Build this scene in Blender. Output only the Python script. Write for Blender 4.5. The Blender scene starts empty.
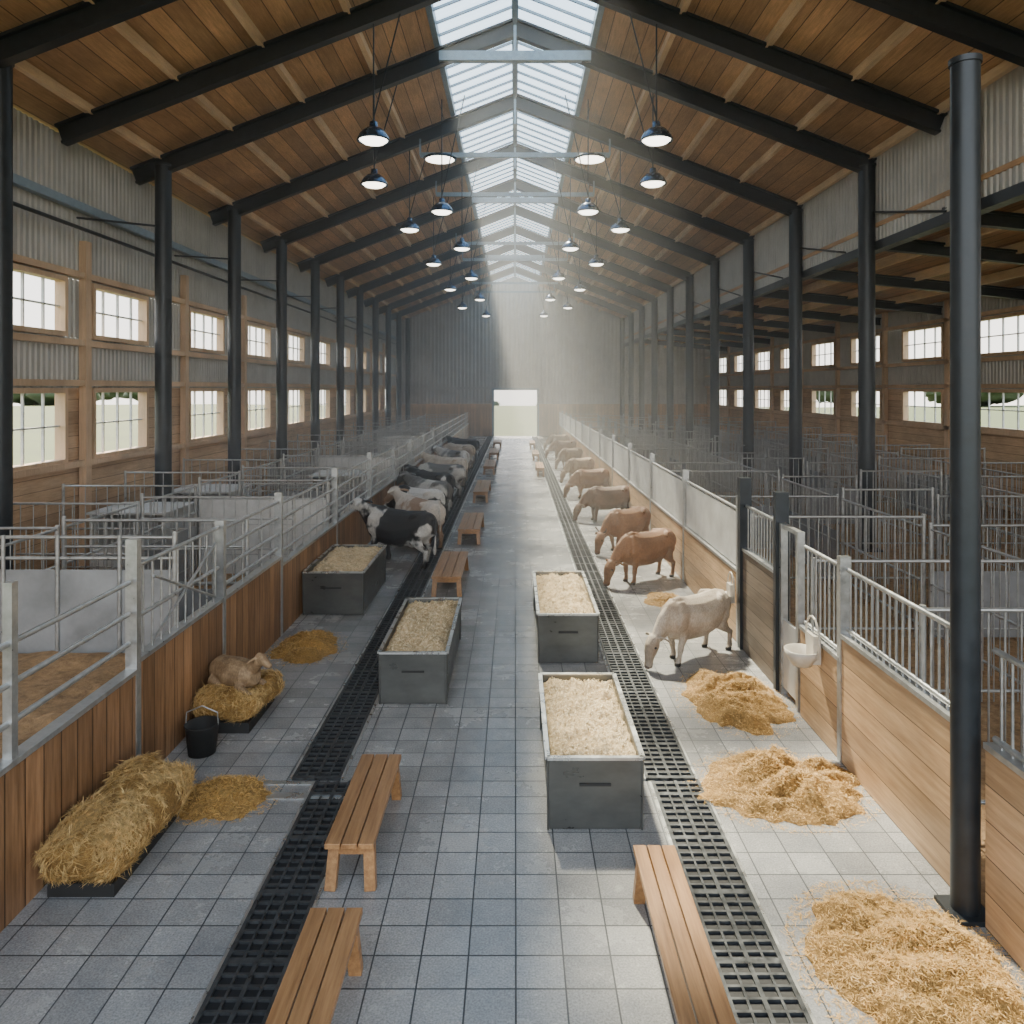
import bpy, math, random
from mathutils import Vector, noise
random.seed(7)
S=bpy.context.scene
COL=S.collection

# ------------------------------------------------------------ materials
def newmat(name):
    m=bpy.data.materials.new(name); m.use_nodes=True
    nt=m.node_tree; b=nt.nodes['Principled BSDF']
    return m,nt,b
def N(nt,t,**k):
    n=nt.nodes.new(t)
    for a,v in k.items(): setattr(n,a,v)
    return n
def math_n(nt,op,a,b=None,c=None):
    n=N(nt,'ShaderNodeMath',operation=op)
    for i,x in enumerate((a,b,c)):
        if x is None: continue
        if isinstance(x,(int,float)): n.inputs[i].default_value=x
        else: nt.links.new(x,n.inputs[i])
    return n.outputs[0]
def mixc(nt,fac,a,b,mode='MIX'):
    n=N(nt,'ShaderNodeMix',data_type='RGBA',blend_type=mode)
    for s,x in ((n.inputs[0],fac),(n.inputs[6],a),(n.inputs[7],b)):
        if isinstance(x,(int,float)): s.default_value=x
        elif isinstance(x,(tuple,list)): s.default_value=tuple(x)[:3]+(1,)
        else: nt.links.new(x,s)
    return n.outputs[2]
def noise_n(nt,vec,scale,detail=4,rough=.6):
    n=N(nt,'ShaderNodeTexNoise'); n.inputs['Scale'].default_value=scale
    n.inputs['Detail'].default_value=detail; n.inputs['Roughness'].default_value=rough
    if vec is not None: nt.links.new(vec,n.inputs['Vector'])
    return n.outputs['Fac']
def mapping(nt,scale):
    tc=N(nt,'ShaderNodeTexCoord'); mp=N(nt,'ShaderNodeMapping')
    mp.inputs['Scale'].default_value=scale
    nt.links.new(tc.outputs['Object'],mp.inputs['Vector'])
    return mp.outputs[0],tc.outputs['Object']
def maprange(nt,v,a,b,c,d):
    n=N(nt,'ShaderNodeMapRange')
    nt.links.new(v,n.inputs[0])
    for i,x in enumerate((a,b,c,d)): n.inputs[i+1].default_value=x
    return n.outputs[0]
def bump(nt,b,h,strength=.3,dist=.01):
    n=N(nt,'ShaderNodeBump'); n.inputs['Strength'].default_value=strength
    n.inputs['Distance'].default_value=dist
    nt.links.new(h,n.inputs['Height']); nt.links.new(n.outputs[0],b.inputs['Normal'])
def simple(name,col,rough=.5,metal=0,var=.15,scale=6,emis=None,es=0,stretch=(1,1,1)):
    m,nt,b=newmat(name)
    v,_=mapping(nt,stretch)
    nz=noise_n(nt,v,scale)
    f=maprange(nt,nz,.3,.7,1-var,1+var)
    c=mixc(nt,1.0,col,f,'MULTIPLY')
    nt.links.new(c,b.inputs['Base Color'])
    r=maprange(nt,nz,.3,.7,max(0,rough-.08),min(1,rough+.08)); nt.links.new(r,b.inputs['Roughness'])
    b.inputs['Metallic'].default_value=metal
    if emis:
        b.inputs['Emission Color'].default_value=tuple(emis)+(1,); b.inputs['Emission Strength'].default_value=es
    return m
def wood(name,c1,c2,across='Z',w=.18,grain='Y',rough=.6,seam=.05,vary=.35):
    m,nt,b=newmat(name)
    sc={'X':(1,14,14),'Y':(14,1,14),'Z':(14,14,1)}[grain]
    v,o=mapping(nt,sc)
    nz=noise_n(nt,v,1.6,6,.65)
    v2,_=mapping(nt,tuple(.35 if q==1 else .6 for q in sc)); stain=noise_n(nt,v2,1.5,4)
    sep=N(nt,'ShaderNodeSeparateXYZ'); nt.links.new(o,sep.inputs[0])
    a=math_n(nt,'DIVIDE',sep.outputs[across],w)
    fl=math_n(nt,'FLOOR',a); fr=math_n(nt,'FRACT',a)
    wn=N(nt,'ShaderNodeTexWhiteNoise',noise_dimensions='1D'); nt.links.new(fl,wn.inputs['W'])
    c=mixc(nt,maprange(nt,nz,.3,.7,0,1),c1,c2)
    vv=maprange(nt,wn.outputs['Value'],0,1,1-vary,1+vary*.6)
    c=mixc(nt,1.0,c,vv,'MULTIPLY')
    c=mixc(nt,1.0,c,maprange(nt,stain,.35,.65,.78,1.12),'MULTIPLY')
    sm=math_n(nt,'LESS_THAN',fr,seam)
    c=mixc(nt,sm,c,tuple(x*.25 for x in c2))
    nt.links.new(c,b.inputs['Base Color']); b.inputs['Roughness'].default_value=rough
    bump(nt,b,math_n(nt,'SUBTRACT',nz,sm),.35,.006)
    return m
def tiles():
    m,nt,b=newmat('floor_tiles')
    v,o=mapping(nt,(1,1,1))
    sep=N(nt,'ShaderNodeSeparateXYZ'); nt.links.new(o,sep.inputs[0])
    ax=math_n(nt,'DIVIDE',sep.outputs['X'],.375); ay=math_n(nt,'DIVIDE',sep.outputs['Y'],.33)
    fx,fy=math_n(nt,'FRACT',ax),math_n(nt,'FRACT',ay)
    g=math_n(nt,'MAXIMUM',math_n(nt,'LESS_THAN',fx,.035),math_n(nt,'LESS_THAN',fy,.04))
    cb=N(nt,'ShaderNodeCombineXYZ'); nt.links.new(math_n(nt,'FLOOR',ax),cb.inputs[0]); nt.links.new(math_n(nt,'FLOOR',ay),cb.inputs[1])
    wn=N(nt,'ShaderNodeTexWhiteNoise',noise_dimensions='3D'); nt.links.new(cb.outputs[0],wn.inputs['Vector'])
    n1=noise_n(nt,v,.9,6,.7); n2=noise_n(nt,v,60,3)
    c=mixc(nt,maprange(nt,n1,.35,.65,0,1),(.24,.243,.25),(.37,.362,.35))
    c=mixc(nt,1.0,c,maprange(nt,wn.outputs['Value'],0,1,.84,1.12),'MULTIPLY')
    c=mixc(nt,1.0,c,maprange(nt,n2,.3,.7,.72,1.28),'MULTIPLY')
    c=mixc(nt,g,c,(.045,.05,.055))
    nt.links.new(c,b.inputs['Base Color'])
    r=maprange(nt,n1,.3,.7,.14,.34); nt.links.new(math_n(nt,'ADD',r,math_n(nt,'MULTIPLY',g,.3)),b.inputs['Roughness'])
    bump(nt,b,math_n(nt,'SUBTRACT',math_n(nt,'MULTIPLY',n2,.3),g),.3,.003)
    return m
def strawmat(name,c1,c2,scale=30):
    m,nt,b=newmat(name)
    v,o=mapping(nt,(1,1,1))
    a=noise_n(nt,v,scale,8,.75); a2=noise_n(nt,v,2.5,3)
    c=mixc(nt,maprange(nt,a,.35,.65,0,1),c1,c2)
    c=mixc(nt,1.0,c,maprange(nt,a2,.3,.7,.75,1.2),'MULTIPLY')
    nt.links.new(c,b.inputs['Base Color']); b.inputs['Roughness'].default_value=.8
    bump(nt,b,a,.9,.03)
    return m
def glassmat(name,tint,gl=.06):
    m,nt,b=newmat(name); nt.nodes.remove(b)
    out=[n for n in nt.nodes if n.type=='OUTPUT_MATERIAL'][0]
    t=N(nt,'ShaderNodeBsdfTransparent'); t.inputs[0].default_value=tint+(1,)
    g=N(nt,'ShaderNodeBsdfGlossy'); g.inputs['Roughness'].default_value=.1
    x=N(nt,'ShaderNodeMixShader'); x.inputs[0].default_value=gl
    nt.links.new(t.outputs[0],x.inputs[1]); nt.links.new(g.outputs[0],x.inputs[2]); nt.links.new(x.outputs[0],out.inputs[0])
    return m
def hide(name,c1,c2,scale,thr,soft=.03,hoof=(.03,.025,.02)):
    m,nt,b=newmat(name)
    v,o=mapping(nt,(1,1,1))
    oi=N(nt,'ShaderNodeObjectInfo')
    add=N(nt,'ShaderNodeVectorMath',operation='ADD'); nt.links.new(v,add.inputs[0])
    sc=math_n(nt,'MULTIPLY',oi.outputs['Random'],20.); nt.links.new(sc,add.inputs[1])
    p=noise_n(nt,add.outputs[0],scale,4,.5)
    c=mixc(nt,maprange(nt,p,thr-soft,thr+soft,0,1),c1,c2)
    vf,_=mapping(nt,(1,1,.35)); f=noise_n(nt,vf,55,5,.7); c=mixc(nt,1.0,c,maprange(nt,f,.3,.7,.65,1.3),'MULTIPLY')
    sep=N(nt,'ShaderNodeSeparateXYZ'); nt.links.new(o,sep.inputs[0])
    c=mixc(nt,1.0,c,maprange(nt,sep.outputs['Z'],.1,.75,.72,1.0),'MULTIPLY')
    h=math_n(nt,'LESS_THAN',sep.outputs['Z'],.065); c=mixc(nt,h,c,hoof)
    nt.links.new(c,b.inputs['Base Color']); b.inputs['Roughness'].default_value=.6
    bump(nt,b,f,.6,.018)
    return m

M={}
M['steel']=simple('dark_painted_steel',(.03,.036,.043),.4,.4)
M['lsteel']=simple('pale_blue_steel',(.25,.32,.38),.4,.3)
M['galv']=simple('galvanised_metal',(.42,.43,.43),.35,.7,.2,10)
M['sheet']=simple('pale_sheet_panel',(.5,.5,.49),.5,.1,.2,2)
M['gsheet']=simple('grey_sheet_panel',(.24,.245,.25),.5,.1,.25,2)
M['corr']=simple('corrugated_metal',(.43,.42,.40),.5,.25,.15,1.2)
M['trough']=simple('trough_grey_metal',(.125,.127,.12),.34,.65,.2,2,stretch=(1,1,2))
M['rim']=simple('trough_rim_metal',(.55,.56,.55),.3,.8)
M['black']=simple('drain_painted_shade',(.012,.012,.014),.7)  # near-black colour painted in for the shade below the drain grates
M['grate']=simple('cast_iron_grate',(.09,.095,.10),.35,.6,.3,12)
M['tiles']=tiles()
M['deck']=wood('roof_deck_wood',(.70,.43,.23),(.46,.27,.14),'X',.42,'Y',.6,.05,.28)
M['purlin']=wood('purlin_wood',(.92,.70,.47),(.76,.54,.34),'X',5,'Y',.6,0,.1)
M['wallwood']=wood('wall_wood',(.64,.44,.27),(.45,.29,.165),'Z',.3,'Y',.6,.04,.2)
M['wallwoodx']=wood('endwall_wood',(.54,.36,.21),(.40,.26,.15),'X',.3,'Z',.6,.06,.2)
M['penL']=wood('pen_boards_vertical',(.42,.235,.12),(.20,.105,.05),'Y',.26,'Z',.5,.06,.4)
M['penR']=wood('pen_boards_horizontal',(.60,.40,.225),(.38,.23,.12),'Z',.3,'Y',.5,.035,.25)
M['gatewood']=wood('gate_wood',(.20,.16,.12),(.12,.09,.07),'Z',.2,'Y',.6,.05,.25)
M['bench']=wood('bench_wood',(.47,.255,.11),(.24,.115,.045),'X',.5,'Y',.38,0,.1)
M['frame']=wood('window_frame_wood',(.68,.48,.31),(.54,.37,.23),'Y',9,'Z',.5,0,.1)
M['white']=simple('white_mullion',(.6,.62,.62),.4)
M['hay']=strawmat('hay',(.50,.29,.085),(.17,.09,.022),38)
M['straw']=simple('straw_blades',(.66,.40,.125),.5,0,.45,16)
M['haystem']=simple('hay_stems',(.60,.40,.16),.55,0,.5,20)
M['drystraw']=strawmat('pen_litter',(.50,.31,.15),(.22,.13,.065),9)
M['oats']=strawmat('feed_grain',(.84,.67,.42),(.45,.30,.14),34)
M['oatflake']=simple('feed_flakes',(.86,.71,.46),.6,0,.4,20)
M['skyglass']=glassmat('skylight_glass',(.82,.93,1.),.08)
M['grass']=strawmat('meadow_grass',(.050,.078,.010),(.030,.052,.008),.12)
M['leaf']=strawmat('tree_leaves',(.05,.075,.02),(.025,.04,.012),2)
M['lamp']=simple('lamp_shade_metal',(.05,.08,.13),.25,.7)
M['lampin']=simple('lamp_diffuser',(.9,.9,.85),.4,0,.02,4,(1,.93,.8),6)
M['rubber']=simple('black_rubber',(.02,.02,.02),.6)
M['enamel']=simple('white_enamel',(.50,.46,.40),.35)
M['eye']=simple('dark_eye',(.01,.008,.006),.1)
M['horn']=simple('horn_and_muzzle',(.12,.085,.07),.5)
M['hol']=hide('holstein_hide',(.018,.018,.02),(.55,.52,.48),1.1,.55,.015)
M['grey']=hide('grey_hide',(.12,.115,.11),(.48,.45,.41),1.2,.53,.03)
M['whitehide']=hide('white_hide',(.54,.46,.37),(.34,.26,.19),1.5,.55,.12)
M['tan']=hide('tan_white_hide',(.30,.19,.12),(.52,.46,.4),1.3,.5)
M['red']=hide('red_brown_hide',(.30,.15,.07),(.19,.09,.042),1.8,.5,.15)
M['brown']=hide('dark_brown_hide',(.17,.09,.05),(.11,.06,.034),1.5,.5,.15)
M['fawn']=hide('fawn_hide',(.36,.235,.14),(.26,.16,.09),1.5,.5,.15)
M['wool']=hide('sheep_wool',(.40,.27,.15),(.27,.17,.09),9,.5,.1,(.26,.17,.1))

# ------------------------------------------------------------ mesh builder
class MB:
    def __init__(s): s.v=[];s.f=[];s.m=[];s.s=[];s.mats=[]
    def mi(s,mat):
        mt=M[mat]
        if mt not in s.mats: s.mats.append(mt)
        return s.mats.index(mt)
    def add(s,vs,fs,mat,smooth=False):
        o=len(s.v); s.v.extend(vs); k=s.mi(mat)
        for f in fs: s.f.append(tuple(i+o for i in f)); s.m.append(k); s.s.append(smooth)
    def box(s,x0,x1,y0,y1,z0,z1,mat):
        vs=[(x,y,z) for x in (x0,x1) for y in (y0,y1) for z in (z0,z1)]
        s.add(vs,[(0,1,3,2),(4,6,7,5),(0,4,5,1),(2,3,7,6),(0,2,6,4),(1,5,7,3)],mat)
    def beam(s,p,q,w,h,mat,up=(0,0,1)):
        p,q=Vector(p),Vector(q); t=(q-p).normalized(); u=Vector(up)
        a=t.cross(u)
        if a.length<1e-4: a=t.cross(Vector((0,1,0)))
        a.normalize(); u=a.cross(t).normalized()
        vs=[]
        for c in (p,q):
            for i,j in ((-1,-1),(1,-1),(1,1),(-1,1)): vs.append(tuple(c+a*(i*w/2)+u*(j*h/2)))
        s.add(vs,[(3,2,1,0),(4,5,6,7),(0,1,5,4),(1,2,6,5),(2,3,7,6),(3,0,4,7)],mat)
    def ibeam(s,p,q,w,h,mat):
        p,q=Vector(p),Vector(q); t=(q-p).normalized(); a=t.cross(Vector((0,0,1))).normalized(); u=a.cross(t).normalized()
        for off in (h/2,-h/2): s.beam(p+u*off,q+u*off,w,.06,mat)
        s.beam(p,q,.05,h,mat)
    def cyl(s,p,q,r0,mat,r1=None,n=10):
        r1=r0 if r1 is None else r1
        p,q=Vector(p),Vector(q); t=(q-p).normalized(); a=t.cross(Vector((0,0,1)))
        if a.length<1e-3: a=Vector((1,0,0))
        a.normalize(); u=a.cross(t)
        vs=[]
        for c,r in ((p,r0),(q,r1)):
            for i in range(n):
                th=2*math.pi*i/n; vs.append(tuple(c+a*(r*math.cos(th))+u*(r*math.sin(th))))
        s.add(vs,[(i,(i+1)%n,n+(i+1)%n,n+i) for i in range(n)],mat,True)
        s.add(vs[:n],[tuple(range(n))[::-1]],mat); s.add(vs[n:],[tuple(range(n))],mat)
    def path(s,pts,r,mat,n=8):
        for a,b in zip(pts[:-1],pts[1:]): s.cyl(a,b,r,mat,n=n)
    def lathe(s,c,prof,mat,n=24):
        vs=[(c[0]+r*math.cos(2*math.pi*i/n),c[1]+r*math.sin(2*math.pi*i/n),c[2]+z) for r,z in prof for i in range(n)]
        fs=[(k*n+i,k*n+(i+1)%n,(k+1)*n+(i+1)%n,(k+1)*n+i) for k in range(len(prof)-1) for i in range(n)]
        s.add(vs,fs,mat,True)
    def obj(s,name,parent=None,loc=None,rot=0):
        me=bpy.data.meshes.new(name); me.from_pydata(s.v,[],s.f)
        for mt in s.mats: me.materials.append(mt)
        me.polygons.foreach_set('material_index',s.m); me.polygons.foreach_set('use_smooth',s.s)
        me.update()
        ob=bpy.data.objects.new(name,me); COL.objects.link(ob)
        if parent: ob.parent=parent
        if loc: ob.location=loc
        ob.rotation_euler[2]=rot
        return ob
def bevel(ob,w=.008,seg=2):
    m=ob.modifiers.new('bevel','BEVEL'); m.width=w; m.segments=seg; m.limit_method='ANGLE'

# ------------------------------------------------------------ dimensions
Y0,Y1=-1.5,70.3
RZ=14.95; SL=.39
def roofz(x): return RZ-SL*abs(x)
WL=-11.0; WR=18.0; CX=9.8; SK=2.16

b=MB(); b.box(-4.3,4.0,Y0,Y1,-.12,0,'tiles'); b.obj('floor')
b=MB(); b.box(WL,-4.3,Y0,Y1,-.12,0,'drystraw'); b.box(4.0,WR,Y0,Y1,-.12,0,'drystraw'); b.obj('floor_pens')
b=MB(); nx,ny=40,56; g=[]
for j in range(ny+1):
    for i in range(nx+1):
        x=-10.6+(6.2)*i/nx; y=2+7.65*j/ny
        g.append((x,y,1.12+.07*noise.fractal(Vector((x*2,y*2,0)),.8,2,4)))
b.add(g,[(j*(nx+1)+i,j*(nx+1)+i+1,(j+1)*(nx+1)+i+1,(j+1)*(nx+1)+i) for j in range(ny) for i in range(nx)],'drystraw',True)
b.obj('straw_bedding')
b=MB(); ys=[-60,75,120,160,200,230,300,420]; zs=[-.14,-.14,.0,.15,-.2,-3,-14,-40]
vs=[(x,y,z+(0 if abs(x)<60 else .6*math.sin(x*.05))) for y,z in zip(ys,zs) for x in range(-400,401,40)]
b.add(vs,[(j*21+i,j*21+i+1,(j+1)*21+i+1,(j+1)*21+i) for j in range(len(ys)-1) for i in range(20)],'grass',True)
b.obj('meadow_ground')

# drains
def drain(x0,x1,y0,y1):
    b=MB(); b.box(x0,x1,y0,y1,.001,.006,'black')  # flat black strip on the floor, painted shade instead of a recessed channel
    z0,z1=.006,.03
    for x in (x0,x1-.035,(x0+x1)/2-.02): b.box(x,x+.035,y0,y1,z0,z1,'grate')
    for x in (x0+(x1-x0)*.27,x0+(x1-x0)*.73): b.box(x-.01,x+.01,y0,y1,z0,z1-.003,'grate')
    y=y0;k=0
    while y<y1:
        w=.06 if k%7==0 else .024
        b.box(x0+.03,x1-.03,y,min(y+w,y1),z0,z1-.002,'grate'); y+=.115;k+=1
    b.box(x0-.03,x0,y0,y1,0.001,.02,'rim'); b.box(x1,x1+.03,y0,y1,.001,.02,'rim')
    b.obj('floor_drain_grate')
drain(-2.27,-1.75,1,8.55); drain(-2.56,-2.0,8.6,69.5)
drain(1.55,2.1,1,8.55); drain(1.5,2.07,8.6,69.5)
b=MB(); b.box(-2.9,-1.7,8.2,8.32,.001,.012,'rim'); b.box(-3.3,-2.3,8.5,8.56,.001,.012,'rim'); b.obj('drain_cover_strip')

# ------------------------------------------------------------ corrugated
def corr(b,fix,axis,a0,a1,z0,zt,mat='corr',per=.2,dep=.035,side=1):
    pts=[];k=0
    prof=[(0,0),(.35,0),(.5,1),(.85,1)]
    while True:
        for t,d in prof:
            p=a0+(k+t)*per
            if p>=a1: break
            pts.append((p,d*dep*side))
        else:
            k+=1; continue
        break
    pts.append((a1,0)); vs=[]
    for p,d in pts:
        z=zt(p) if callable(zt) else zt
        if axis=='Y': vs+=[(fix+d,p,z0),(fix+d,p,z)]
        else: vs+=[(p,fix+d,z0),(p,fix+d,z)]
    b.add(vs,[(2*i,2*i+1,2*i+3,2*i+2) for i in range(len(pts)-1)],mat)

winL=[(3.9,6.9),(9.6,12.6),(15.3,18.2),(19.3,22.2)]+[(25+5.35*i,28+5.35*i) for i in range(8)]  # first two windows are out of view, added to let light in
winR=[(4.8,7.8),(10.1,13.1),(15.4,18.4)]+[(20.7+5.3*i,24.0+5.3*i) for i in range(9)]
def window(name,x,y0,y1,z0,z1,sgn):
    b=MB(); w=.12
    xa,xb=(x-.1,x+.16) if sgn>0 else (x-.16,x+.1)
    for a,c in ((y0,y0+w),(y1-w,y1)): b.box(xa,xb,a,c,z0+w,z1-w,'frame')
    b.box(xa,xb,y0,y1,z0,z0+w,'frame'); b.box(xa,xb,y0,y1,z1-w,z1,'frame')
    for i in range(1,4):
        yy=y0+(y1-y0)*i/4; b.box(x-.03,x+.03,yy-.02,yy+.02,z0+w,z1-w,'white')
    b.box(x-.03,x+.03,y0+w,y1-w,(z0+z1)/2-.02,(z0+z1)/2+.02,'white')
    return b.obj(name)
wn=1
def sidewall(name,x,wins,lz,uz,top,sgn):
    global wn
    b=MB(); t=.12
    xa,xb=(x-t,x) if sgn>0 else (x,x+t)
    b.box(xa,xb,Y0,Y1,-.1,lz[0],'wallwood')
    corr(b,x,'Y',Y0,Y1,lz[1],uz[0],side=sgn); corr(b,x,'Y',Y0,Y1,uz[1],top,side=sgn)
    ys=[Y0]+[v for w in wins for v in w]+[Y1]
    for i in range(0,len(ys),2):
        b.box(xa,xb,ys[i],ys[i+1],lz[0],lz[1],'wallwood'); corr(b,x,'Y',ys[i],ys[i+1],uz[0],uz[1],side=sgn)
    x0,x1=(x+.04,x+.2) if sgn>0 else (x-.2,x-.04)
    for z in (lz[0]-.12,lz[1]+.05,uz[0]-.2,uz[1]+.05): b.box(x0,x1,Y0,Y1,z,z+.15,'frame')
    for w in wins: b.box(x0,x1+.02,w[0]-.45,w[0]-.2,0,uz[1]+1.0,'frame')
    b.obj(name)
    for w in wins:
        for z in (lz,uz):
            window('window_%d'%wn,x,w[0],w[1],z[0],z[1],sgn); wn+=1
sidewall('wall_left',WL,winL,(2.66,4.5),(5.75,7.2),roofz(11)-.02,1)
sidewall('wall_right',WR,winR,(2.9,4.45),(5.7,7.2),8.15,-1)
b=MB(); corr(b,10.05,'Y',Y0,Y1,8.5,roofz(10.1)-.02,side=-1)
b.box(9.95,10.25,Y0,Y1,8.3,8.55,'steel'); b.obj('wall_clerestory')
b=MB(); b.box(-10.9,-10.72,Y0,Y1,8.9,9.1,'lsteel'); b.path([(-10.6,Y0,8.4),(-10.6,Y1,8.4)],.05,'steel'); b.obj('trim_left_conduit')
b=MB(); yw=Y1
def tz(x): return roofz(x) if x<10.05 else 8.9-.1*(x-10)
corr(b,yw,'X',WL,-2.05,3.0,tz,side=-1,per=.35,dep=.07); corr(b,yw,'X',2.15,WR,3.0,tz,side=-1,per=.35,dep=.07); corr(b,yw,'X',-2.05,2.15,4.3,tz,side=-1,per=.35,dep=.07)
b.box(WL,-2.05,yw-.02,yw+.1,0,3.0,'wallwoodx'); b.box(2.15,WR,yw-.02,yw+.1,0,3.0,'wallwoodx')
b.box(WL,WR,yw-.12,yw-.06,4.35,4.6,'corr')
b.obj('wall_far')
b=MB()
for x in (-2.15,2.05): b.box(x,x+.2,yw-.2,yw+.1,0,4.3,'lsteel')
b.box(-2.15,2.25,yw-.2,yw+.1,4.3,4.5,'lsteel'); b.obj('door_1_frame')
# roof
b=MB()
def slab(xa,xb,za,zb,t,mat):
    vs=[(xa,Y0,za),(xb,Y0,zb),(xb,Y1,zb),(xa,Y1,za),(xa,Y0,za+t),(xb,Y0,zb+t),(xb,Y1,zb+t),(xa,Y1,za+t)]
    b.add(vs,[(0,1,2,3),(7,6,5,4),(0,4,5,1),(1,5,6,2),(2,6,7,3),(3,7,4,0)],mat)
slab(-11.5,-SK,roofz(11.5),roofz(SK),.12,'deck'); slab(SK,11,roofz(SK),roofz(11),.12,'deck')
slab(10.0,18.4,8.95,8.1,.12,'deck')
b.add([(-SK,Y0,roofz(SK)),(0,Y0,RZ),(0,16.5,RZ),(-SK,16.5,roofz(SK))],[(0,1,2,3)],'deck')
b.add([(SK,Y0,roofz(SK)),(0,Y0,RZ),(0,16.5,RZ),(SK,16.5,roofz(SK))],[(0,1,2,3)],'deck')
b.obj('ceiling')
b=MB()
for x in (3.9,5.9,7.9,9.9):
    for s in (-1,1): b.box(s*x-.07,s*x+.07,Y0,Y1,roofz(x)-.22,roofz(x)-.01,'purlin')
for x in (12,14,16): b.box(x-.06,x+.06,Y0,Y1,8.75-.1*(x-10)-.12,8.93-.1*(x-10),'purlin')
b.obj('roof_purlins')
# skylight
b=MB()
for s in (-1,1):
    b.box(s*SK-.08,s*SK+.08,16.5,Y1,roofz(SK)-.12,roofz(SK)+.16,'lsteel')
    b.add([(s*SK,16.5,roofz(SK)+.1),(0,16.5,RZ+.1),(0,Y1,RZ+.1),(s*SK,Y1,roofz(SK)+.1)],[(0,1,2,3)],'skyglass')
    y=17.
    while y<Y1:
        b.beam((s*SK,y,roofz(SK)),(0,y,RZ),.045,.07,'lsteel'); y+=.7
b.box(-.09,.09,16.5,Y1,RZ-.14,RZ+.06,'lsteel')
b.obj('window_skylight')
cols=[20.9+5.3*i for i in range(10)]
tr=[8.0,10.8,14.0,17.5]+cols[:-1]
for i,y in enumerate(tr):
    b=MB()
    for s in (-1,1):
        e=10.6 if s<0 else 9.95
        b.ibeam((s*e,y,roofz(e)-.42),(0,y,RZ-.42),.24,.42,'steel')
    if y>=20:
        if i%3==1 or y<21: b.beam((-2.1,y-.1,roofz(2.1)-.45),(2.1,y-.1,roofz(2.1)-.45),.22,.26,'lsteel')
        else: b.beam((-3.3,y-.1,12.6),(3.3,y-.1,12.6),.12,.16,'lsteel'); b.beam((-3.3,y-.1,12.6),(-3.3,y-.1,roofz(3.3)-.5),.06,.06,'lsteel');b.beam((3.3,y-.1,12.6),(3.3,y-.1,roofz(3.3)-.5),.06,.06,'lsteel')
        b.beam((0,y-.1,roofz(2.1)-.45),(0,y-.1,RZ-.4),.08,.08,'lsteel')
    b.ibeam((10.0,y,8.55),(17.9,y,7.75),.2,.3,'steel')
    b.obj('roof_truss')
def column(x,y,z,r=.22):
    b=MB(); b.cyl((x,y,0),(x,y,z),r,'steel',n=20)
    b.box(x-r*1.5,x+r*1.5,y-r*1.5,y+r*1.5,0,.04,'steel'); b.cyl((x,y,z-.05),(x,y,z),r*1.12,'steel',n=20)
    b.obj('steel_column')
for y in cols[:-1]:
    column(-CX,y,10.72); column(CX,y,10.72)
column(-CX,14.25,10.72); column(CX,16.3,10.72); column(-CX,68.6,10.9); column(CX,68.6,10.9)
column(3.86,6.43,7.32,.115)
b=MB()
for y in cols[:6]:
    b.path([(-10.8,y-2.4,8.7),(-9.85,y,9.0)],.03,'steel'); b.path([(9.9,y,9.4),(10.0,y-3.5,8.6)],.03,'steel')
b.obj('steel_brace_rods')

# lamps
lp=[(-3.3,17.5),(3.3,17.5),(-4.,21.3),(3.9,21.2),(-2.4,24.6),(2.4,24.6),(-3.85,27.4),(3.85,27.4),(-2.2,31.1),(2.3,31.1),(-3.8,35),(3.8,35),(-2.3,39.5),(2.3,39.5),(-3.8,44),(3.8,44),(-2.3,49),(2.3,49),(-3.8,54),(3.8,54),(-2.3,60),(2.3,60)]
for x,y in lp:
    z=10.3; b=MB()
    b.lathe((x,y,z),[(.06,.42),(.09,.40),(.1,.27),(.2,.24),(.32,.12),(.38,0),(.385,-.04),(.36,-.04),(.30,.1),(.1,.2),(0,.2)],'lamp')
    b.lathe((x,y,z),[(.33,-.02),(.25,-.08),(.12,-.11),(0,-.12)],'lampin')
    b.cyl((x,y,z+.4),(x,y,roofz(x)-.05),.02,'steel')
    b.cyl((x,y,z+.5),(x+(-.75 if x>0 else .75),y,roofz(abs(x)-.75)-.2),.018,'steel')
    b.obj('pendant_lamp')
for s in (-1,1):
    b=MB(); b.lathe((s*2.6,26.0,12.45),[(0,.08),(.5,.06),(.58,0),(.5,-.04)],'lamp'); b.lathe((s*2.6,26.0,12.41),[(.5,0),(.3,-.06),(0,-.08)],'lampin'); b.obj('disc_lamp')

# ------------------------------------------------------------ pens
def fence(b,x,y0,y1,zw,zt,rails,wood_m,t=.1,bars=0,sheet=None,rr=.028,ph=.12):
    b.box(x-t/2,x+t/2,y0,y1,0,zw,wood_m)
    b.box(x-t/2-.02,x+t/2+.02,y0,y1,zw,zw+.05,'galv')
    b.box(x-.065,x+.065,y0-.05,y0+.05,0,zt+ph,'galv')
    for z in rails: b.cyl((x,y0+.05,z),(x,y1-.05,z),rr,'galv',n=8)
    if bars:
        n=int((y1-y0)/bars)
        for i in range(1,n): b.cyl((x,y0+i*(y1-y0)/n,zw+.05),(x,y0+i*(y1-y0)/n,zt),.013,'galv',n=5)
    if sheet: b.box(x-.015,x+.015,y0+.06,y1-.06,zw+.08,zt-.05,sheet)
LX=-4.3
b=MB(); fence(b,LX,2.5,8.4,1.3,2.35,[2.33,1.98,1.65],'penL'); b.box(LX-.04,LX+.04,6.35,6.43,1.3,2.85,'galv'); b.obj('pen_fence')
b=MB(); fence(b,LX,8.45,10.9,1.4,2.5,[2.48,1.9],'penL',bars=.22,ph=.3)
b.path([(LX+.06,8.8,1.55),(LX+.06,10.6,2.3),(LX+.06,10.6,1.55),(LX+.06,8.8,2.3)],.018,'galv'); b.obj('pen_gate')
b=MB(); fence(b,LX,10.95,13.6,1.4,2.45,[2.43,2.15,1.85,1.6],'penL',bars=.8); b.obj('pen_fence')
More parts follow.
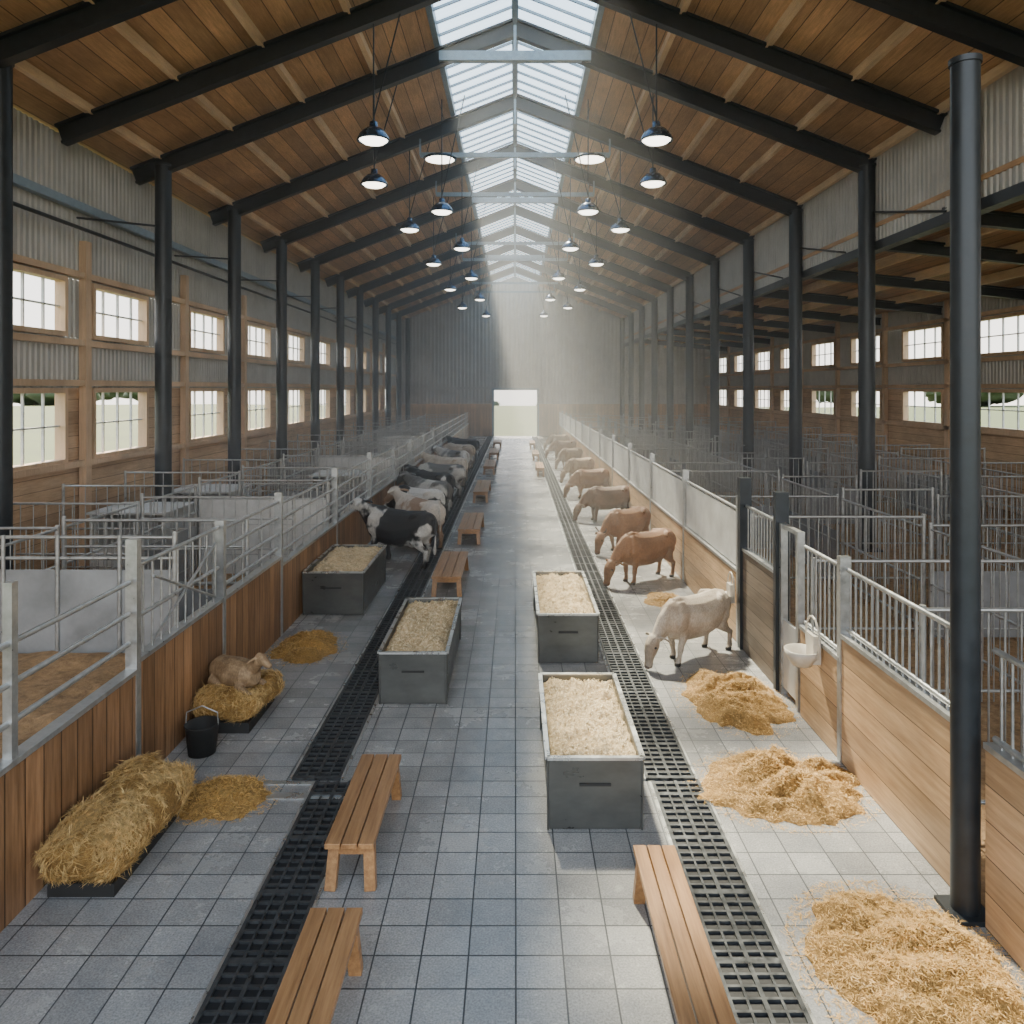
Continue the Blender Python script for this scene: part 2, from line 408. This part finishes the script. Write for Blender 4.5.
y=13.65
while y<66:
    L=4.2; b=MB()
    if y<26: fence(b,LX,y,y+L,1.25,2.4,[2.38,2.1,1.8,1.5],'penL',bars=.5,ph=.2)
    else: fence(b,LX,y,y+L,1.2,2.3,[2.28,1.9,1.55],'penL',bars=.7)
    b.obj('pen_fence'); y+=L+.05
RX=3.97
b=MB(); fence(b,RX,2.5,6.25,1.5,2.35,[2.33,1.6],'penR',bars=.13); b.obj('pen_fence')
b=MB(); fence(b,RX,6.62,9.0,1.5,2.35,[2.33,1.62],'penR',bars=.13); b.obj('pen_fence')
b=MB(); fence(b,RX,9.05,10.3,1.2,2.35,[2.33,1.3],'penR',bars=.13); b.obj('pen_fence')
b=MB()
for yy in (10.4,11.05): b.box(RX-.05,RX+.05,yy,yy+.08,0,2.5,'galv')
b.box(RX-.04,RX+.04,10.48,11.05,2.44,2.5,'galv'); b.box(RX-.02,RX+.02,10.48,11.05,.1,1.1,'sheet'); b.obj('pen_doorway')
b=MB(); fence(b,RX,11.25,12.9,1.7,2.5,[2.48],'gatewood',bars=.13); b.box(RX-.1,RX+.1,12.9,13.05,0,2.95,'steel'); b.box(RX-.1,RX+.1,11.14,11.24,0,2.95,'steel'); b.obj('pen_gate')
y=13.2
while y<66:
    L=4.2 if y<30 else 4.6; b=MB(); fence(b,RX,y,y+L,1.25,2.35,[2.35],'penR',sheet='sheet',ph=.25); b.obj('pen_fence'); y+=L+.05
def partition(b,p,q,zt,rails,bars=0,sheet=None,zb=.15,st=None):
    p=Vector(p);q=Vector(q);L=(q-p).length; st=st or zt-.15
    for c in (p,q): b.cyl((c.x,c.y,0),(c.x,c.y,zt+.05),.035,'galv',n=8)
    for z in rails: b.cyl((p.x,p.y,z),(q.x,q.y,z),.024,'galv',n=6)
    if bars:
        n=int(L/bars)
        for i in range(1,n):
            c=p.lerp(q,i/n); b.cyl((c.x,c.y,zb),(c.x,c.y,zt),.012,'galv',n=4)
    if sheet: b.beam((p.x,p.y,(zb+st)/2),(q.x,q.y,(zb+st)/2),.03,st-zb,sheet)
ysL=[9.7,12.3,14.9,17.6,20.4,24]+[28.2+4.2*i for i in range(9)]
for k,y in enumerate(ysL):
    b=MB()
    if k==0: 
        partition(b,(LX-.1,y,0),(-7.4,y,0),2.6,[2.57,2.3],bars=0,sheet='gsheet',zb=.15,st=2.15)
        for xx in (-5.1,-5.9,-6.6): b.cyl((xx,y-.03,1.1),(xx,y-.03,2.6),.025,'galv')
    else: partition(b,(LX-.1,y,0),(-7.4,y,0),2.35,[2.33,1.9,1.3,.6],bars=.22,sheet='sheet' if k in (3,6,9) else 'gsheet' if k%2 else None,st=1.2 if k%3 else 1.9)
    partition(b,(-7.5,y,0),(-10.6,y,0),2.2,[2.2,1.2,.3],bars=.25,sheet='gsheet' if k%3==1 else None,st=1.3)
    b.obj('pen_partition')
for k in range(len(ysL)-1):
    b=MB(); y,y2=ysL[k]+.1,ysL[k+1]-.1
    partition(b,(-7.45,y,0),(-7.45,y2,0),2.2,[2.2,1.6,1.0,.4],bars=.3,sheet='gsheet' if k%2==0 else None,st=1.3)
    b.obj('pen_partition')
for (x,y) in ((-9.2,18.6),(-9.0,22.2),(-6.0,26.1)):
    b=MB(); b.box(-.9,-.84,-.8,.8,0,1.5,'sheet'); b.box(.84,.9,-.8,.8,0,1.5,'sheet'); b.box(-.84,.84,.74,.8,0,1.5,'sheet'); b.box(-.84,.84,-.8,-.74,0,.7,'sheet'); b.box(-.95,.95,-.85,.85,1.5,1.55,'sheet')
    b.obj('calf_hutch',loc=(x,y,0))
ysR=[4.6,7.6,10.4,13.1]+[16.6+3.7*i for i in range(14)]
for k,y in enumerate(ysR):
    b=MB(); xs=[RX+.1,7.2,9.3,11.6,14.2,17.4] 
    for j in range(5):
        partition(b,(xs[j]+.06,y,0),(xs[j+1]-.06,y,0),2.1+.15*((k+j)%2),[2.1+.15*((k+j)%2),.3],bars=.16 if y<45 else .5,sheet='gsheet' if (k*3+j)%5==0 else None,st=1.3)
    b.obj('pen_partition')
for k in range(len(ysR)-1):
    b=MB(); y,y2=ysR[k]+.12,ysR[k+1]-.12
    for j,x in enumerate((7.2,11.6,14.2)):
        partition(b,(x,y,0),(x,y2,0),2.05,[2.05,1.1,.3],bars=.2 if y<40 else .6,sheet='gsheet' if (k+j)%4==0 else None,st=1.3)
    b.obj('pen_partition')

# ------------------------------------------------------------ blades
def blades(b,fn,n,lmin,lmax,w=.004,flat=.4,mat='straw',zmin=.006,lift=.02):
    vs=[];fs=[]
    for i in range(n):
        p,nrm=fn(); p=Vector(p)
        d=Vector((random.gauss(0,1),random.gauss(0,1),random.gauss(0,flat)))
        if nrm is not None: d=d-nrm*(d.dot(nrm)*.85)
        d.normalize()
        L=random.uniform(lmin,lmax); s=d.cross(Vector((random.gauss(0,.4),random.gauss(0,.4),1))).normalized()*w*random.uniform(.6,1.3)
        m=p+d*L*.5+Vector((0,0,random.uniform(0,lift))); q=p+d*L
        z=lambda v:(v.x,v.y,max(zmin,v.z))
        o=len(vs); vs+=[z(p-s),z(p+s),z(m-s),z(m+s),z(q)]
        fs+=[(o,o+1,o+3,o+2),(o+2,o+3,o+4)]
    b.add(vs,fs,mat)

# ------------------------------------------------------------ troughs
def trough(x0,x1,y0,y1,h):
    cx,cy=(x0+x1)/2,(y0+y1)/2; w,l=(x1-x0)/2,(y1-y0)/2; b=MB(); t=.03; tp=.02
    o=[(-w+tp,-l+tp),(w-tp,-l+tp),(w-tp,l-tp),(-w+tp,l-tp)]; u=[(-w,-l),(w,-l),(w,l),(-w,l)]; iu=[(-w+t,-l+t),(w-t,-l+t),(w-t,l-t),(-w+t,l-t)]
    vs=[(a,c,0.01) for a,c in o]+[(a,c,h) for a,c in u]+[(a,c,h) for a,c in iu]+[(a*.97,c*.97,h-.3) for a,c in iu]
    fs=[(3,2,1,0)]
    for i in range(4):
        j=(i+1)%4; fs+=[(i,j,4+j,4+i),(4+i,4+j,8+j,8+i),(8+i,8+j,12+j,12+i)]
    fs.append((12,13,14,15)); b.add(vs,fs,'trough')
    for (a,c),(d,e) in zip(u,u[1:]+u[:1]): b.beam((a,c,h),(d,e,h),.05,.03,'rim')
    for a,c in u: b.cyl((a*.985,c*.992,.01),(a,c,h),.012,'trough')
    b.box(-.16,.16,-l-.012,-l+.02,h*.62,h*.65,'rubber')
    for s in (-1,1): b.box(s*(w-.15)-.06,s*(w-.15)+.06,-l+.08,l-.08,0,.02,'rubber')
    nx,ny=40,84; g=[]
    def hz(X,Y):
        e=max(0,min(1,(w-t-abs(X))/.15))*max(0,min(1,(l-t-abs(Y))/.2))
        return h-.10+.07*e+noise.fractal(Vector((X*5+cx,Y*5+cy,1.3)),.8,2,4)*.06+abs(noise.noise(Vector((X*16,Y*16,cx))))*.06
    for j in range(ny+1):
        for i in range(nx+1):
            X=(-w+t+.005)+(2*w-2*t-.01)*i/nx; Y=(-l+t+.005)+(2*l-2*t-.01)*j/ny
            g.append((X,Y,hz(X,Y)))
    b.add(g,[(j*(nx+1)+i,j*(nx+1)+i+1,(j+1)*(nx+1)+i+1,(j+1)*(nx+1)+i) for j in range(ny) for i in range(nx)],'oats',True)
    def fn():
        X=random.uniform(-w+.08,w-.08);Y=random.uniform(-l+.08,l-.08); return (X,Y,hz(X,Y)+.004),None
    blades(b,fn,3000,.02,.05,.004,.3,'oatflake')
    b.obj('feed_trough',loc=(cx,cy,0))
trough(.33,1.30,7.62,9.85,.74); trough(.38,1.36,12.25,15.1,.80)
trough(-1.93,-.97,10.65,13.4,.74); trough(-4.2,-3.0,14.85,17.4,.85)

# ------------------------------------------------------------ benches
def bench(x0,x1,y0,y1,h=.45):
    cx,cy=(x0+x1)/2,(y0+y1)/2;w,l=(x1-x0)/2,(y1-y0)/2;b=MB()
    n=3; pw=2*w/n
    for i in range(n): b.box(-w+i*pw+.006,-w+(i+1)*pw-.006,-l,l,h-.05,h,'bench')
    for s in (-1,1):
        yy=s*(l-.12)
        b.box(-w+.03,w-.03,yy-.03,yy+.03,h-.15,h-.05,'bench')
        for q in (-1,1): b.beam((q*(w-.045),yy+s*.05,0),(q*(w-.07),yy-s*.02,h-.05),.10,.085,'bench',up=(0,1,0))
    for q in (-1,1): b.box(q*(w-.06)-.02,q*(w-.06)+.02,-l+.15,l-.15,h-.13,h-.05,'bench')
    o=b.obj('wooden_bench',loc=(cx,cy,0)); bevel(o,.006,2)
for a in [(-1.7,-1.25,6.66,8.3),(-1.6,-1.18,4.1,5.85),(1.04,1.42,4.3,6.65),(-1.8,-1.15,16.1,18.6),(-1.65,-1.0,21.5,24.4),(-1.65,-1.05,29.3,33),(-1.65,-1.05,38.8,42.5),(-1.65,-1.05,47,50.5),(-1.65,-1.05,56,59),(1.1,1.5,38,41),(1.1,1.5,46,49),(1.1,1.5,55,58)]: bench(*a)

# ------------------------------------------------------------ straw
def pile(cx,cy,rx,ry,h,n=2500,seed=0):
    b=MB();R,T=40,110;vs=[]
    def hz(x,y):
        r=math.hypot(x/rx,y/ry)
        e=max(0,1-r*r)
        rid=abs(noise.noise(Vector((x*2.4+seed+1.2*noise.noise(Vector((x,y,seed))),y*3.4+seed,3))))
        return h*e**.8*(.35+1.5*rid)+ .05*e*abs(noise.noise(Vector((x*11+seed,y*11,1))))*1.5
    vs.append((0,0,hz(0,0)+.003))
    for k in range(1,R+1):
        for t in range(T):
            th=2*math.pi*t/T; wob=1+.24*noise.noise(Vector((math.cos(th)*1.7+seed,math.sin(th)*1.7,0)))+.14*noise.noise(Vector((math.cos(th)*6+seed,math.sin(th)*6,0)))
            x=rx*k/R*math.cos(th);y=ry*k/R*math.sin(th)
            vs.append((x*wob,y*wob,hz(x,y)+.003))
    fs=[(0,1+t,1+(t+1)%T) for t in range(T)]+[(1+(k-1)*T+t,1+k*T+t,1+k*T+(t+1)%T,1+(k-1)*T+(t+1)%T) for k in range(1,R) for t in range(T)]
    b.add(vs,fs,'hay',True)
    def fn():
        if random.random()<.85:
            v=Vector(random.choice(vs)); j=Vector((random.gauss(0,.02),random.gauss(0,.02),.003)); return v+j,None
        r=random.uniform(.85,1.25); th=random.uniform(0,6.283); return (rx*r*math.cos(th),ry*r*math.sin(th),.006),None
    blades(b,fn,n,.025,.065,.0024,.15,lift=.006)
    b.obj('straw_pile',loc=(cx,cy,0))
pile(3.15,10.75,.70,.95,.25,7000,seed=1); pile(3.0,8.45,.86,.72,.25,10000,seed=5)
pile(3.08,5.8,.74,.85,.25,19000,seed=9); pile(3.15,15.9,.4,.7,.08,1200,seed=11)
pile(-3.6,13.0,.55,.75,.18,4500,seed=14); pile(-3.2,8.2,.5,.42,.14,5000,seed=18)
def bale(cx,cy,lx,ly,z0,z1,name,n=4000,amp=.2):
    b=MB();vs=[];fs=[];nu,nv=64,40
    def se(c,e): return math.copysign(abs(c)**e,c)
    for j in range(nv+1):
        ph=-math.pi/2+math.pi*j/nv
        for i in range(nu):
            th=2*math.pi*i/nu
            x=lx*se(math.cos(ph),.45)*se(math.cos(th),.5);y=ly*se(math.cos(ph),.45)*se(math.sin(th),.5);z=(z0+z1)/2+(z1-z0)/2*se(math.sin(ph),.6)
            k=1+amp*noise.fractal(Vector((x*2.6+cx,y*2.6,z*2.6)),.8,2,4)
            kz=1+.15*noise.noise(Vector((x*2,y*2.2+cx,4)))
            vs.append((x*k,y*k,max(.02,(z-z0)*k*kz+z0)))
    fs=[(j*nu+i,j*nu+(i+1)%nu,(j+1)*nu+(i+1)%nu,(j+1)*nu+i) for j in range(nv) for i in range(nu)]
    b.add(vs,fs,'hay',True)
    c=Vector((0,0,(z0+z1)/2))
    def fn():
        v=Vector(random.choice(vs)); d=v-c; nn=Vector((d.x/lx**2,d.y/ly**2,d.z/((z1-z0)/2)**2)).normalized()
        return v+nn*.006,nn
    blades(b,fn,n,.04,.13,.0024,.9,'haystem',lift=.008)
    b.box(-lx*.85,lx*.75,-ly*.86,ly*.82,0,max(.06,z0),'rubber')
    b.obj(name,loc=(cx,cy,0))
bale(-3.82,7.35,.37,.84,.12,.54,'hay_bale',28000,.17)
bale(-3.78,10.3,.42,.62,.14,.5,'hay_feeder',10000)

b=MB(); b.lathe((0,0,0),[(0,.005),(.16,.005),(.2,.36),(.21,.37),(.19,.37),(.15,.05),(0,.05)],'rubber')
b.path([(-.2,0,.35),(-.19,0,.5),(0,0,.58),(.19,0,.5),(.2,0,.35)],.008,'galv'); b.obj('feed_bucket',loc=(-3.86,9.25,0))
def bowl(y,z,s=1):
    b=MB()
    b.lathe((0,0,0),[(0,-.16*s),(.12*s,-.14*s),(.2*s,-.02*s),(.22*s,.06*s),(.2*s,.06*s),(.14*s,-.06*s),(0,-.1*s)],'enamel')
    b.box(.1*s,.2*s,-.12*s,.12*s,-.1*s,.26*s,'enamel')
    pts=[(.14,.22*math.cos(t)*s,.2*s+.28*s*math.sin(t)) for t in [i*math.pi/8 for i in range(-2,12)]]
    b.path(pts,.014,'enamel',6)
    b.path([(.15,0,.1),(.15,.02,.45*s)],.012,'galv'); b.obj('water_bowl',loc=(RX-.28,y,z))
bowl(9.65,1.08); bowl(13.3,.8,.9)

# ------------------------------------------------------------ animals
def loft(vs,fs,pts,n=14):
    P=[Vector(p[:3]) for p in pts]; base=len(vs)
    for k,p in enumerate(pts):
        t=(P[min(k+1,len(P)-1)]-P[max(k-1,0)]).normalized()
        s=Vector((0,1,0)); s=(s-t*s.dot(t)).normalized(); u=t.cross(s)
        for i in range(n):
            th=2*math.pi*i/n; vs.append(tuple(P[k]+s*(p[3]*math.cos(th))+u*(p[4]*math.sin(th))))
    L=len(pts)
    for k in range(L-1):
        for i in range(n): fs.append((base+k*n+i,base+k*n+(i+1)%n,base+(k+1)*n+(i+1)%n,base+(k+1)*n+i))
    fs.append(tuple(base+i for i in range(n))[::-1]); fs.append(tuple(base+(L-1)*n+i for i in range(n)))
def fuse(name,tubes,voxel=.018,sm=4,squash=None):
    vs,fs=[],[]
    for t in tubes: loft(vs,fs,t)
    if squash: vs=[(x,y,squash(z)) for x,y,z in vs]
    me=bpy.data.meshes.new(name+'_raw'); me.from_pydata(vs,[],fs)
    ob=bpy.data.objects.new('tmp',me); COL.objects.link(ob)
    m=ob.modifiers.new('r','REMESH'); m.mode='VOXEL'; m.voxel_size=voxel; m.use_smooth_shade=True
    s=ob.modifiers.new('s','SMOOTH'); s.factor=.5; s.iterations=sm
    dg=bpy.context.evaluated_depsgraph_get(); ev=ob.evaluated_get(dg)
    out=bpy.data.meshes.new_from_object(ev,depsgraph=dg); out.name=name
    bpy.data.objects.remove(ob)
    for p in out.polygons: p.use_smooth=True
    out.materials.clear(); out.materials.append(None)
    return out
def sq(z):
    return z*.80 if z<.62 else z-.124
def cow_mesh(name,grazing,stride):
    T=[]
    T.append([(-.96,0,1.12,.1,.12),(-.92,0,1.11,.22,.23),(-.8,0,1.06,.28,.30),(-.6,0,1.01,.31,.34),(-.35,0,.94,.36,.39),(-.05,0,.90,.39,.43),(.25,0,.91,.36,.43),(.48,0,.95,.30,.41),(.66,0,1.0,.235,.36),(.8,0,1.02,.16,.25)])
    for s in (-1,1):
        T.append([(-.66,s*.1,1.28,.06,.06),(-.55,s*.25,1.27,.06,.05),(-.5,s*.27,1.2,.05,.05)])
        T.append([(.5,s*.1,1.3,.06,.1),(.52,s*.23,1.1,.07,.17),(.58,s*.23,.92,.07,.15),(.56,s*.2,.8,.06,.12)])
    T.append([(.6,0,1.30,.07,.07),(.45,0,1.335,.08,.06),(.2,0,1.28,.07,.06),(-.3,0,1.27,.07,.06),(-.7,0,1.3,.08,.06),(-.92,0,1.24,.07,.06)])
    if grazing:
        T.append([(.42,0,1.12,.18,.25),(.66,0,1.06,.16,.27),(.86,0,.94,.13,.215),(1.0,0,.82,.105,.155),(1.1,0,.72,.09,.115),(1.14,0,.67,.08,.09)])
        T.append([(.7,0,.82,.035,.1),(.88,0,.70,.025,.07),(1.0,0,.62,.02,.04)])
        hd=[(1.08,0,.78,.07,.07),(1.15,0,.71,.125,.11),(1.21,0,.58,.138,.15),(1.25,0,.44,.118,.135),(1.28,0,.32,.088,.10),(1.30,0,.22,.08,.08),(1.31,0,.13,.09,.085),(1.315,0,.07,.07,.06)]
        ear=[[(1.12,s*.10,.74,.03,.03),(1.08,s*.2,.74,.055,.022),(1.05,s*.28,.70,.045,.016),(1.03,s*.33,.67,.014,.01)] for s in (-1,1)]
    else:
        T.append([(.42,0,1.1,.18,.26),(.66,0,1.12,.16,.28),(.86,0,1.2,.13,.225),(1.0,0,1.28,.105,.17),(1.1,0,1.35,.09,.12)])
        T.append([(.72,0,.86,.035,.1),(.9,0,.98,.025,.09),(1.03,0,1.12,.02,.06)])
        hd=[(1.02,0,1.42,.07,.07),(1.11,0,1.41,.125,.11),(1.23,0,1.35,.138,.145),(1.34,0,1.27,.118,.135),(1.44,0,1.19,.088,.105),(1.53,0,1.13,.08,.085),(1.61,0,1.08,.088,.085),(1.65,0,1.05,.07,.06)]
        ear=[[(1.07,s*.10,1.42,.03,.03),(1.03,s*.2,1.42,.055,.022),(1.0,s*.28,1.39,.045,.016),(.98,s*.32,1.37,.014,.01)] for s in (-1,1)]
    T.append(hd); T+=ear
    a=stride
    for s in (-1,1):
        d=a*s; y=s*.175
        T.append([(.5,y*.9,1.0,.11,.18),(.5,y,.82,.10,.15),(.49,y,.66,.08,.10),(.52+d*.5,y,.46,.06,.063),(.52+d*.6,y,.38,.062,.066),(.52+d*.8,y,.24,.042,.047),(.52+d,y,.12,.05,.055),(.55+d,y,.06,.058,.068),(.56+d,y,.0,.062,.075)])
        d=-a*s; y=s*.2
        T.append([(-.68,y*.7,1.05,.13,.25),(-.62,y*.95,.86,.125,.24),(-.58+d*.3,y,.70,.095,.165),(-.7+d*.6,y,.55,.058,.085),(-.8+d*.8,y,.46,.05,.072),(-.77+d*.9,y,.26,.042,.05),(-.76+d,y,.12,.05,.055),(-.72+d,y,.05,.058,.068),(-.71+d,y,0.,.062,.075)])
    T.append([(-.92,0,1.27,.035,.035),(-1.0,0,1.18,.028,.028),(-1.02,0,.9,.022,.022),(-1.0,0,.62,.024,.024),(-.99,0,.5,.045,.045),(-.99,0,.36,.024,.024)])
    T.append([(-.52,0,.64,.13,.12),(-.38,0,.58,.13,.1),(-.25,0,.6,.07,.06)])
    return fuse(name,T,squash=sq,sm=3)
CM={('g',0):cow_mesh('cow_grazing_a',True,.04),('g',1):cow_mesh('cow_grazing_b',True,.13),('u',0):cow_mesh('cow_standing_a',False,.05),('u',1):cow_mesh('cow_standing_b',False,.12)}
def ell(b,c,r,mat,n=10):
    c=(c[0],c[1],sq(c[2]))
    prof=[(r[0]*math.sin(math.pi*k/n),-r[2]*math.cos(math.pi*k/n)) for k in range(n+1)]
    o=len(b.v); b.lathe(c,prof,mat,12)
    for i in range(o,len(b.v)):
        v=b.v[i]; b.v[i]=(v[0],c[1]+(v[1]-c[1])*r[1]/r[0],v[2])
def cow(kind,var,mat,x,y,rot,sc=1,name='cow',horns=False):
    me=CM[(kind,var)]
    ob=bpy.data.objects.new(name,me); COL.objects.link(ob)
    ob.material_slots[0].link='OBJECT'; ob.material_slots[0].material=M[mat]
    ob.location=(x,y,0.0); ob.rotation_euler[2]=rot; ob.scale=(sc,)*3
    b=MB()
    if kind=='g':
        for s in (-1,1): ell(b,(1.25,s*.125,.56),(.024,.02,.024),'eye')
        ell(b,(1.345,0,.12),(.05,.065,.055),'horn')
        if horns:
            for s in (-1,1): b.path([(1.12,s*.07,.66),(1.11,s*.16,.71),(1.16,s*.2,.79)],.02,'horn')
    else:
        for s in (-1,1): ell(b,(1.25,s*.127,1.385),(.024,.02,.024),'eye')
        ell(b,(1.645,0,1.08),(.05,.065,.055),'horn')
    b.obj('face_details',parent=ob)
    return ob
pi=math.pi
cow('u',1,'hol',-3.0,19.3,pi-.5,1.14)
cow('u',0,'tan',-2.75,21.3,pi-.9,1.14)
for i,(x,y,m) in enumerate([(-3.1,23.6,'hol'),(-3.0,25.8,'grey'),(-3.15,28.2,'hol'),(-3.1,31.,'grey'),(-3.15,34.2,'whitehide'),(-3.15,38,'grey'),(-3.2,42,'whitehide'),(-3.2,46.5,'hol')]):
    cow('u' if i%3 else 'g',i%2,m,x,y,pi-random.uniform(.3,.8),1.12)
cow('g',1,'whitehide',3.0,12.6,pi+.65,.84,'calf')
for i,(x,y,m) in enumerate([(3.05,17.6,'red'),(3.1,20.9,'red'),(3.15,25.6,'brown'),(3.1,31,'red'),(3.1,36,'fawn'),(3.1,42,'fawn'),(3.1,48,'red'),(3.1,54,'fawn')]):
    cow('g',i%2,m,x,y,pi+random.uniform(.35,.8),.93,horns=(i==1))
T=[[(-.42,0,.2,.1,.1),(-.3,0,.2,.19,.18),(0,0,.2,.22,.2),(.25,0,.2,.18,.19),(.38,0,.22,.1,.12)],
   [(.25,0,.26,.1,.12),(.38,0,.36,.08,.09),(.46,0,.44,.07,.07)],
   [(.42,0,.48,.06,.06),(.5,0,.46,.065,.07),(.6,0,.41,.045,.05),(.66,0,.38,.035,.035)],
   [(.44,.05,.48,.02,.02),(.42,.13,.46,.03,.014),(.4,.17,.43,.012,.01)],[(.44,-.05,.48,.02,.02),(.42,-.13,.46,.03,.014),(.4,-.17,.43,.012,.01)],
   [(.2,.15,.1,.05,.06),(.38,.17,.05,.035,.035),(.25,.18,.03,.03,.03)],[(.2,-.15,.1,.05,.06),(.4,-.17,.05,.035,.035),(.5,-.17,.03,.03,.03)],
   [(-.25,.17,.12,.08,.1),(-.1,.21,.06,.04,.045),(-.25,.22,.03,.03,.03)],[(-.25,-.17,.12,.08,.1),(-.1,-.21,.06,.04,.045),(-.25,-.22,.03,.03,.03)]]
me=fuse('sheep',T,.014,3); sh=bpy.data.objects.new('sheep_lying',me); COL.objects.link(sh); sh.material_slots[0].link='OBJECT'; sh.material_slots[0].material=M['wool']
sh.location=(-3.8,10.2,.44); sh.rotation_euler[2]=-.5

# distant tree line
for i in range(40):
    b=MB()
    if i<24: x=-random.uniform(110,190); y=i*16-20+random.uniform(-5,5)
    elif i<32: x=random.uniform(90,150); y=(i-24)*35+20
    else: x=(i-35.5)*13+random.uniform(-3,3); y=random.uniform(215,228)
    r=random.uniform(3.5,6) if i<32 else random.uniform(1.2,1.9); n=14
    vs=[]
    for k in range(n+1):
        for t in range(18):
            a=math.pi*k/n; th=2*math.pi*t/18; d=Vector((math.sin(a)*math.cos(th),math.sin(a)*math.sin(th),math.cos(a)))
            q=r*(1+.4*noise.fractal(d*1.8+Vector((i*3.,0,0)),.8,2,4)); vs.append((d.x*q*1.5,d.y*q*1.5,r*.75+d.z*q*.75))
    b.add(vs,[(k*18+t,k*18+(t+1)%18,(k+1)*18+(t+1)%18,(k+1)*18+t) for k in range(n) for t in range(18)],'leaf',True)
    b.cyl((0,0,-.2),(0,0,r*.6),.3,'gatewood'); b.obj('tree',loc=(x,y,-.15 if i<32 else -1.6))

# ------------------------------------------------------------ haze
m,nt,bs=newmat('dusty_air'); nt.nodes.remove(bs)
out=[n for n in nt.nodes if n.type=='OUTPUT_MATERIAL'][0]
vsn=N(nt,'ShaderNodeVolumeScatter'); vsn.inputs['Color'].default_value=(1,.98,.95,1); vsn.inputs['Density'].default_value=.0085; vsn.inputs['Anisotropy'].default_value=.1
nt.links.new(vsn.outputs[0],out.inputs['Volume']); M['haze']=m
b=MB(); b.box(-10.6,9.6,13,70.0,.04,13.6,'haze'); b.obj('dusty_air_haze')

# ------------------------------------------------------------ light
w=bpy.data.worlds.new('sky'); S.world=w; w.use_nodes=True; nt=w.node_tree
bg=nt.nodes['Background']; tc=N(nt,'ShaderNodeTexCoord'); sep=N(nt,'ShaderNodeSeparateXYZ'); nt.links.new(tc.outputs['Generated'],sep.inputs[0])
f=maprange(nt,sep.outputs['Z'],0,.8,0,1)
c=mixc(nt,f,(1.,.93,.83),(.55,.76,1.)); nt.links.new(c,bg.inputs[0]); bg.inputs[1].default_value=3.7
sun=bpy.data.lights.new('sun','SUN'); sun.energy=27; sun.angle=math.radians(4); sun.color=(1,.82,.58)
so=bpy.data.objects.new('sun',sun); COL.objects.link(so)
d=Vector((.19,-.78,-1.0)).normalized()
so.rotation_euler=d.to_track_quat('-Z','Y').to_euler()

# ------------------------------------------------------------ camera
cam=bpy.data.cameras.new('camera'); cam.sensor_width=36; cam.lens=36*750/1024; cam.shift_x=-3/1024; cam.shift_y=-124/1024; cam.clip_end=1500
co=bpy.data.objects.new('camera',cam); COL.objects.link(co); co.location=(0,0,4.5); co.rotation_euler=(math.pi/2,0,0); S.camera=co
